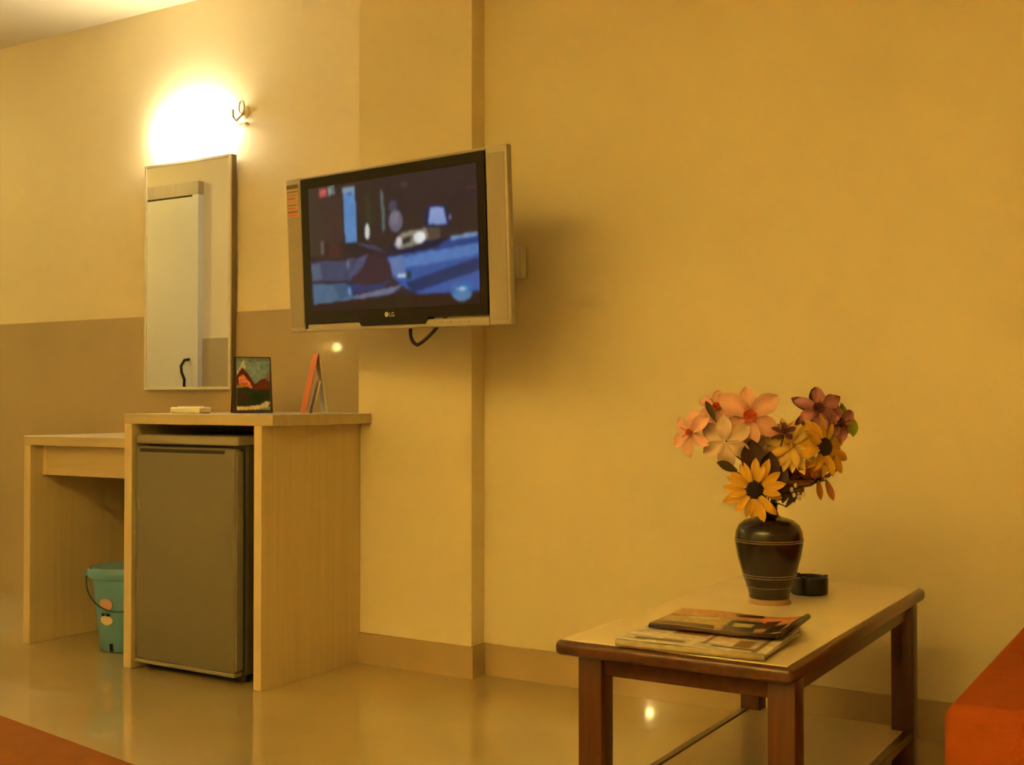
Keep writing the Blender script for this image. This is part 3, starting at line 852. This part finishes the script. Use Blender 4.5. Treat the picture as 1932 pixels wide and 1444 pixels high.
# ------------------------------------------------------------------ vase
VX, VY = -0.885, 2.525
vz = thing('vase', 'dark brown turned vase with pale rings on the coffee table', 'vase', (VX, VY, ZTT))
prof = [(0, 0.012), (0.044, 0.012), (0.0445, 0.02), (0.047, 0.03), (0.054, 0.05), (0.0615, 0.075), (0.069, 0.103), (0.0735, 0.128), (0.0745, 0.142), (0.0725, 0.158),
        (0.066, 0.172), (0.054, 0.182), (0.040, 0.187), (0.030, 0.189), (0.0225, 0.193), (0.0185, 0.202), (0.0185, 0.214), (0.0225, 0.220), (0.0205, 0.221), (0.015, 0.214), (0.015, 0.200), (0.02, 0.192), (0.05, 0.17), (0.06, 0.14), (0.04, 0.04), (0, 0.03)]
obj('body', lathe(prof, 56), 'vase', vz, True, 50)
obj('foot', lathe([(0, 0.0), (0.047, 0.0), (0.0475, 0.003), (0.043, 0.010), (0.043, 0.0118), (0, 0.0118)], 48), 'vase_foot', vz, True, 50)
for z, r in ((0.037, 0.0497), (0.0585, 0.0570), (0.064, 0.0588), (0.1415, 0.0745), (0.137, 0.0744)):
    rg = [(0, 0)]
    tor = bmesh.new()
    rr = 0.0011
    rings = [[tor.verts.new(((r + rr * math.cos(b_)) * math.cos(a), (r + rr * math.cos(b_)) * math.sin(a), z + rr * math.sin(b_))) for b_ in [2 * PI * k / 6 for k in range(6)]] for a in [2 * PI * k / 56 for k in range(56)]]
    for i in range(56):
        for k in range(6):
            tor.faces.new((rings[i][k], rings[(i + 1) % 56][k], rings[(i + 1) % 56][(k + 1) % 6], rings[i][(k + 1) % 6]))
    obj('ring', tor, 'vase_ring', vz, True)

# ------------------------------------------------------------------ flowers in the vase
# offsets of each head from the vase axis: r = to the right as one faces the wall obliquely, u = height above the table, t = towards the room
RT = Vector((math.cos(math.radians(31.6)), math.sin(math.radians(31.6)), 0))
TO = Vector((math.sin(math.radians(31.6)), -math.cos(math.radians(31.6)), 0))
UP = Vector((0, 0, 1))
VTOP = Vector((VX, VY, ZTT + 0.222))

def basis(n, up=UP):
    z = n.normalized()
    x = up.cross(z)
    if x.length < 1e-4:
        x = Vector((1, 0, 0))
    x.normalize()
    y = z.cross(x)
    return Matrix((x, y, z)).transposed().to_4x4()

def petal_mesh(name, L, Wd, cup=0.2, droop=0.3, tip=0.25, fold=0.15, nseg=7, ruffle=0.0, seed=0, base=0.22):
    """petal along +Y from its base, normal +Z"""
    r = random.Random(seed)
    b = bmesh.new()
    rows = []
    for i in range(nseg + 1):
        t = i / nseg
        wd = Wd * (base + (1 - base) * math.sin(min(1, t / 0.58) * PI / 2)) if t < 0.58 else Wd * (tip * 0.3 + (1 - tip * 0.3) * max(0.0, math.cos((t - 0.58) / 0.42 * PI / 2)) ** 0.75)
        y = L * t
        z = L * (cup * t - droop * t * t)
        row = []
        for k, s in enumerate((-1, -0.5, 0, 0.5, 1)):
            zz = z + fold * Wd * (abs(s) ** 1.5) * 0.8 + ruffle * L * r.uniform(-1, 1) * abs(s)
            row.append(b.verts.new((s * wd / 2, y, zz)))
        rows.append(row)
    for a, c in zip(rows, rows[1:]):
        for k in range(4):
            b.faces.new((a[k], a[k + 1], c[k + 1], c[k]))
    me = bpy.data.meshes.new(name)
    b.to_mesh(me)
    b.free()
    for p in me.polygons:
        p.use_smooth = True
    return me

def inst(name, me, m, parent, mtx):
    if not me.materials:
        me.materials.append(M[m])
    o = bpy.data.objects.new(name, me)
    COL.objects.link(o)
    o.parent = parent
    o.matrix_local = mtx
    return o

def head_pos(r, u, t):
    return Vector((VX, VY, ZTT)) + RT * r + UP * u + TO * t

def stem(parent, head, n, r=0.0022, m='stem', sway=0.0):
    """stem from inside the vase mouth to the back of a head (parent sits at VTOP)"""
    end = head - n * 0.006 - parent.location
    side = Vector((end.x, end.y, 0))
    side = side.normalized() * 0.008 if side.length > 1e-4 else Vector((0, 0, 0))
    pts = [Vector((side.x * 0.6, side.y * 0.6, -0.06)), Vector((side.x, side.y, -0.01))]
    mid = Vector((side.x * 2.0, side.y * 2.0, end.z * 0.55))
    pts += bez(Vector((side.x, side.y, 0.0)), mid - n * 0.02, end, 9)
    return obj('stem', tube(pts, r, 7, r * 0.8), m, parent, True)

PM = {}
def sunflower(label, r, u, t, nrt, R=0.064, disc=0.020, npet=15, pet='sun_petal', seed=1, name='sunflower', cup=0.18, droop=0.35, group='yellow sunflowers in the vase', discm='sun_disc'):
    n = (RT * nrt[0] + UP * nrt[1] + TO * nrt[2]).normalized()
    hp_ = head_pos(r, u, t)
    fl = thing(name, label, 'flower', VTOP, group=group)
    B = Matrix.Translation(hp_ - VTOP) @ basis(n)
    rd = random.Random(seed)
    key = (pet, round(R, 3), cup)
    if key not in PM:
        PM[key] = [petal_mesh('petal', R - disc * 0.6, 0.021, cup + 0.06 * q, droop, 0.2, 0.12, seed=q) for q in range(3)]
    for ring, (cnt, zo, sc) in enumerate(((npet, -0.002, 1.0), (npet - 4, 0.002, 0.86))):
        for k in range(cnt):
            a = 2 * PI * (k + 0.5 * ring) / cnt + rd.uniform(-0.09, 0.09)
            s = sc * rd.uniform(0.88, 1.08)
            mt = B @ Matrix.Rotation(a, 4, 'Z') @ Matrix.Translation((0, disc * 0.6, zo)) @ Matrix.Rotation(rd.uniform(-0.22, 0.22), 4, 'X') @ Matrix.Rotation(rd.uniform(-0.25, 0.25), 4, 'Y') @ Matrix.Scale(s, 4)
            inst('petal', PM[key][k % 3], pet, fl, mt)
    dc = lathe([(0, -0.004), (disc * 0.9, -0.004), (disc, 0.0), (disc * 0.92, 0.004), (disc * 0.6, 0.0075), (disc * 0.25, 0.0085), (0, 0.0082)], 28)
    o = obj('seed_disc', dc, discm, fl, True)
    o.matrix_local = B
    cx = lathe([(0, -0.016), (0.006, -0.014), (disc * 0.8, -0.007), (disc * 0.95, -0.0045), (0, -0.0045)], 18)
    o = obj('calyx', cx, 'stem', fl, True)
    o.matrix_local = B
    stem(fl, hp_, n, 0.0026)
    return fl

def lily(label, r, u, t, nrt, R=0.066, pet='pink_petal', thr='throat', npet=6, seed=1, name='lily', wd=0.036, cup=0.55, droop=0.75, thr_r=0.011, stamens=5, group=None, ruffle=0.02):
    n = (RT * nrt[0] + UP * nrt[1] + TO * nrt[2]).normalized()
    hp_ = head_pos(r, u, t)
    fl = thing(name, label, 'flower', VTOP, group=group)
    B = Matrix.Translation(hp_ - VTOP) @ basis(n)
    rd = random.Random(seed)
    key = (pet, round(R, 3), wd, cup)
    if key not in PM:
        PM[key] = [petal_mesh('petal', R, wd, cup, droop, 0.15, 0.2, ruffle=ruffle, seed=q + 5) for q in range(2)]
    for k in range(npet):
        a = 2 * PI * k / npet + rd.uniform(-0.1, 0.1)
        mt = B @ Matrix.Rotation(a, 4, 'Z') @ Matrix.Translation((0, 0.003, 0.001 * (k % 2))) @ Matrix.Rotation(rd.uniform(-0.15, 0.15), 4, 'X') @ Matrix.Scale(rd.uniform(0.9, 1.08) * (1 if k % 2 else 0.92), 4)
        inst('petal', PM[key][k % 2], pet, fl, mt)
    if thr:
        th = lathe([(0, -0.002), (thr_r * 0.4, 0.001), (thr_r * 0.8, 0.006), (thr_r, 0.010), (thr_r * 1.25, 0.0155), (thr_r * 1.05, 0.0155), (thr_r * 0.5, 0.007), (0, 0.004)], 18)
        o = obj('throat', th, thr, fl, True)
        o.matrix_local = B
        for k in range(stamens):
            a = 2 * PI * k / stamens + 0.3
            sm = obj('stamen', tube(bez((0, 0, 0.004), (0.004 * math.cos(a), 0.004 * math.sin(a), 0.02), (0.013 * math.cos(a), 0.013 * math.sin(a), 0.032), 5), 0.0011, 5), thr, fl, True)
            sm.matrix_local = B
    stem(fl, hp_, n, 0.0022)
    return fl

PX = 0.001175
def U(y):   # height above table of a sketch row
    return (1141 - y) * PX
def Rr(x):
    return (x - 1443) * PX

sunflower('yellow sunflower facing forward just above the vase mouth', Rr(1406), U(925), 0.055, (-0.18, -0.05, 1), R=0.070, disc=0.021, npet=13, seed=3)
sunflower('yellow sunflower turned to the right below the mauve orchids', Rr(1537), U(846), 0.05, (0.50, 0.10, 0.85), R=0.072, disc=0.021, npet=13, seed=5)
sunflower('pale yellow flower without a dark centre left of the turned sunflower', Rr(1484), U(846), 0.020, (-0.25, 0.45, 0.85), R=0.070, disc=0.007, npet=14, pet='sun_petal_pale', seed=9, cup=0.4, droop=0.35, name='yellow_daisy', group=None, discm='sun_petal')
sunflower('rust brown drooping flower on the right above the vase', Rr(1530), U(906), 0.015, (0.35, -0.75, 0.45), R=0.066, disc=0.010, npet=13, pet='rust_petal', seed=11, name='drooping_flower', cup=0.1, droop=0.5, group=None)
sunflower('rust brown flower half hidden behind the forward sunflower', Rr(1478), U(900), 0.0, (0.15, 0.15, 0.95), R=0.062, disc=0.010, npet=13, pet='rust_petal', seed=13, name='rust_flower', cup=0.2, droop=0.4, group=None)
lily('pale pink lily with a red throat at the top of the bouquet', Rr(1400), U(790), 0.03, (-0.05, 0.15, 1), R=0.076, seed=2, name='pink_lily', wd=0.046, cup=0.45, droop=0.6, thr_r=0.012, group='pink lilies in the vase')
lily('small pink lily reaching far out to the left', Rr(1296), U(820), 0.02, (-0.7, 0.1, 0.7), R=0.054, seed=4, name='pink_lily', wd=0.032, cup=0.6, droop=0.7, thr_r=0.006, stamens=3, group='pink lilies in the vase')
lily('creamy pink lily hanging low on the left of the bouquet', Rr(1354), U(836), 0.045, (-0.3, -0.1, 1), R=0.060, pet='pink_white', thr=None, seed=6, name='pink_lily', wd=0.038, cup=0.35, droop=0.7, group='pink lilies in the vase')
lily('small pink lily behind the large one at the upper left', Rr(1347), U(775), -0.01, (-0.3, 0.4, 0.8), R=0.046, seed=8, name='pink_lily', wd=0.030, cup=0.6, droop=0.6, thr_r=0.007, stamens=3, group='pink lilies in the vase')
lily('creamy pink lily right of the large red-throated one', Rr(1436), U(835), 0.012, (0.25, -0.2, 1), R=0.050, pet='pink_white', thr=None, seed=12, name='pink_lily', wd=0.036, cup=0.35, droop=0.6, group='pink lilies in the vase')
lily('mauve orchid with curled petals at the upper right of the bouquet', Rr(1530), U(778), 0.02, (0.0, 0.35, 0.9), R=0.054, pet='purple_petal', thr='purple_dark', seed=14, name='mauve_orchid', wd=0.032, cup=0.6, droop=0.7, thr_r=0.010, ruffle=0.09, group='mauve orchids in the vase')
lily('mauve orchid low on the right beside the green leaf', Rr(1568), U(803), 0.012, (0.5, 0.1, 0.8), R=0.042, pet='purple_petal', thr='purple_dark', seed=15, name='mauve_orchid', wd=0.032, cup=0.6, droop=0.5, thr_r=0.009, ruffle=0.09, group='mauve orchids in the vase')
lily('plum orchid of dark curled petals behind the upper mauve one', Rr(1532), U(786), -0.004, (-0.2, 0.4, 0.9), R=0.058, pet='purple_dark', thr=None, seed=17, name='plum_orchid', wd=0.028, cup=0.6, droop=0.5, ruffle=0.09)
lily('small plum blossom between the pink lily and the yellow flowers', Rr(1463), U(822), 0.045, (-0.1, 0.6, 0.7), R=0.026, pet='purple_dark', thr='purple_dark', seed=18, name='plum_blossom', wd=0.015, cup=0.7, droop=0.5, thr_r=0.005, stamens=3, ruffle=0.06, npet=5)

def leaf(label, r, u, t, direction, L, Wd, m, nrm=(0.1, 0.2, 1), name='leaf', droop=0.25, group=None):
    hp_ = head_pos(r, u, t)
    d = (RT * direction[0] + UP * direction[1] + TO * direction[2]).normalized()
    nn = (RT * nrm[0] + UP * nrm[1] + TO * nrm[2])
    z = (nn - d * nn.dot(d)).normalized()
    x = d.cross(z)
    B = Matrix((x, d, z)).transposed().to_4x4()
    lf = thing(name, label, 'leaf', VTOP, group=group)
    me = petal_mesh('blade', L, Wd, 0.1, droop, 0.1, 0.18, nseg=8)
    inst('blade', me, m, lf, Matrix.Translation(hp_ - VTOP) @ B)
    stem(lf, hp_, -d * 0.3, 0.0016)
    return lf
leaf('bright green leaf at the far right behind the mauve flowers', Rr(1572), U(832), -0.012, (0.42, 1, 0.1), 0.078, 0.046, 'leaf_green', (0.5, 0.1, 0.8), 'green_leaf', 0.5, 'green leaves in the vase')
leaf('small bright green leaf curling down at the far right', Rr(1594), U(790), 0.0, (0.22, -1, 0.1), 0.046, 0.034, 'leaf_green', (0.5, 0.1, 0.8), 'green_leaf', 0.2, 'green leaves in the vase')
leaf('slim dark leaf sticking up left of the large pink lily', Rr(1338), U(798), 0.02, (-0.42, 1, 0), 0.048, 0.016, 'leaf_dark', name='dark_leaf', group='dark leaves in the vase')
leaf('dark leaf hooking left below the creamy pink lily', Rr(1376), U(893), 0.04, (-1, 0.45, 0.1), 0.050, 0.024, 'leaf_dark', (0.2, 0.5, 0.85), name='dark_leaf', droop=0.1, group='dark leaves in the vase')
leaf('broad plum leaf standing behind the forward sunflower', Rr(1406), U(908), 0.040, (-0.06, 1, 0.08), 0.090, 0.056, 'leaf_plum', name='plum_leaf', droop=0.15, group='plum leaves in the vase')
leaf('second plum leaf leaning right over the forward sunflower', Rr(1430), U(925), 0.042, (0.10, 1, 0.08), 0.084, 0.046, 'leaf_plum', name='plum_leaf', droop=0.15, group='plum leaves in the vase')
leaf('third plum leaf low between sunflower and rust flower', Rr(1450), U(935), 0.036, (0.20, 1, 0.05), 0.070, 0.036, 'leaf_plum', name='plum_leaf', droop=0.15, group='plum leaves in the vase')
leaf('olive leaf just right of the vase neck', Rr(1470), U(960), 0.02, (0.75, 1, 0.05), 0.045, 0.013, 'leaf_dark', name='dark_leaf', group='dark leaves in the vase')
leaf('rust leaf hanging down at the right end of the bouquet', Rr(1545), U(908), 0.02, (0.35, -1, 0.1), 0.050, 0.017, 'rust_petal', name='rust_leaf', droop=0.1, group='rust leaves hanging from the bouquet')
leaf('rust leaf hanging left of the outermost one', Rr(1530), U(908), 0.022, (0.12, -1, 0.1), 0.046, 0.015, 'rust_petal', name='rust_leaf', droop=0.1, group='rust leaves hanging from the bouquet')
sprig = thing('bud_sprig', 'sprig of tiny cream buds right of the vase mouth', 'flower', VTOP)
tips = []
for k, (x, y) in enumerate(((1478, 926), (1484, 918), (1490, 941), (1500, 935), (1481, 936))):
    hp_ = head_pos(Rr(x), U(y), 0.04 + 0.006 * (k % 3)) - VTOP
    b = lathe([(0, -0.005), (0.0035, -0.003), (0.0042, 0.001), (0.0025, 0.005), (0, 0.006)], 10)
    xform(b, Matrix.Translation(hp_))
    obj('bud', b, 'bud', sprig, True)
    obj('twig', tube(bez((0.004, 0, -0.03), (0.008, -0.008, 0.02), hp_, 6), 0.001, 5), 'stem', sprig, True)

# ------------------------------------------------------------------ ashtray
at_ = thing('ashtray', 'round black ashtray behind the vase on the coffee table', 'ashtray', (-0.848, 2.692, ZTT))
obj('bowl', lathe([(0, 0.0), (0.040, 0.0), (0.043, 0.003), (0.0435, 0.036), (0.041, 0.040), (0.036, 0.040), (0.034, 0.036), (0.032, 0.012), (0, 0.010)], 40), 'ashtray', at_, True, 40)
for k in range(3):
    a = 2 * PI * k / 3 + 0.5
    b = box(-0.005, 0.005, -0.004, 0.004, 0.0395, 0.043, 0.001, 1)
    xform(b, Matrix.Rotation(a, 4, 'Z') @ Matrix.Translation((0.0385, 0, 0)))
    obj('rest', b, 'ashtray', at_)

# ------------------------------------------------------------------ sofa
sf = thing('sofa', 'orange upholstered sofa at the right edge against the wall', 'sofa', (-0.415, 2.01, 0))
obj('seat_cushion', box(0.0, 0.86, 0.0, 1.00, 0.235, 0.402, 0.030, 5), 'sofa', sf, True, 50)
obj('seat_cushion', box(0.862, 1.70, 0.0, 1.00, 0.235, 0.402, 0.030, 5), 'sofa', sf, True, 50)
obj('base', box(0.006, 1.70, 0.012, 1.20, 0.05, 0.233, 0.012, 3), 'sofa', sf, True, 50)
obj('backrest', box(0.10, 1.70, 1.005, 1.21, 0.2345, 0.78, 0.05, 5), 'sofa', sf, True, 50)
for x in (0.06, 1.62):
    for y in (0.07, 1.12):
        b = lathe([(0, 0), (0.020, 0), (0.026, 0.05), (0, 0.05)], 16)
        xform(b, Matrix.Translation((x, y, 0)))
        obj('leg', b, 'black', sf, True, 40)

# ------------------------------------------------------------------ bed in the near left corner
bd_ = thing('bed', 'bed with a rust orange bedspread at the near left corner', 'bed', (-0.86, 0.925, 0), (0, 0, math.radians(-9.0)))
def rounded(x0, x1, y0, y1, r, n=8):
    pts = []
    for cx_, cy_, a0 in ((x1 - r, y1 - r, 0), (x0 + r, y1 - r, PI / 2), (x0 + r, y0 + r, PI), (x1 - r, y0 + r, 3 * PI / 2)):
        for k in range(n + 1):
            a = a0 + PI / 2 * k / n
            pts.append((cx_ + r * math.cos(a), cy_ + r * math.sin(a)))
    return pts
mb = prism(rounded(-2.05, 0.0, -1.60, 0.02, 0.14), 0.26, 0.452)
bmesh.ops.bevel(mb, geom=[e for e in mb.edges if abs(e.verts[0].co.z - e.verts[1].co.z) < 1e-6 and e.verts[0].co.z > 0.4], offset=0.03, segments=4, profile=0.5, affect='EDGES')
obj('mattress', mb, 'bedspread', bd_, True, 50)
sk = prism(rounded(-2.04, 0.004, -1.59, 0.024, 0.14), 0.10, 0.258)
obj('bedspread_skirt', sk, 'bedspread', bd_, True, 50)
obj('bed_base', prism(rounded(-2.0, -0.04, -1.55, -0.02, 0.06), 0.0, 0.099), 'bedbase', bd_, True, 50)
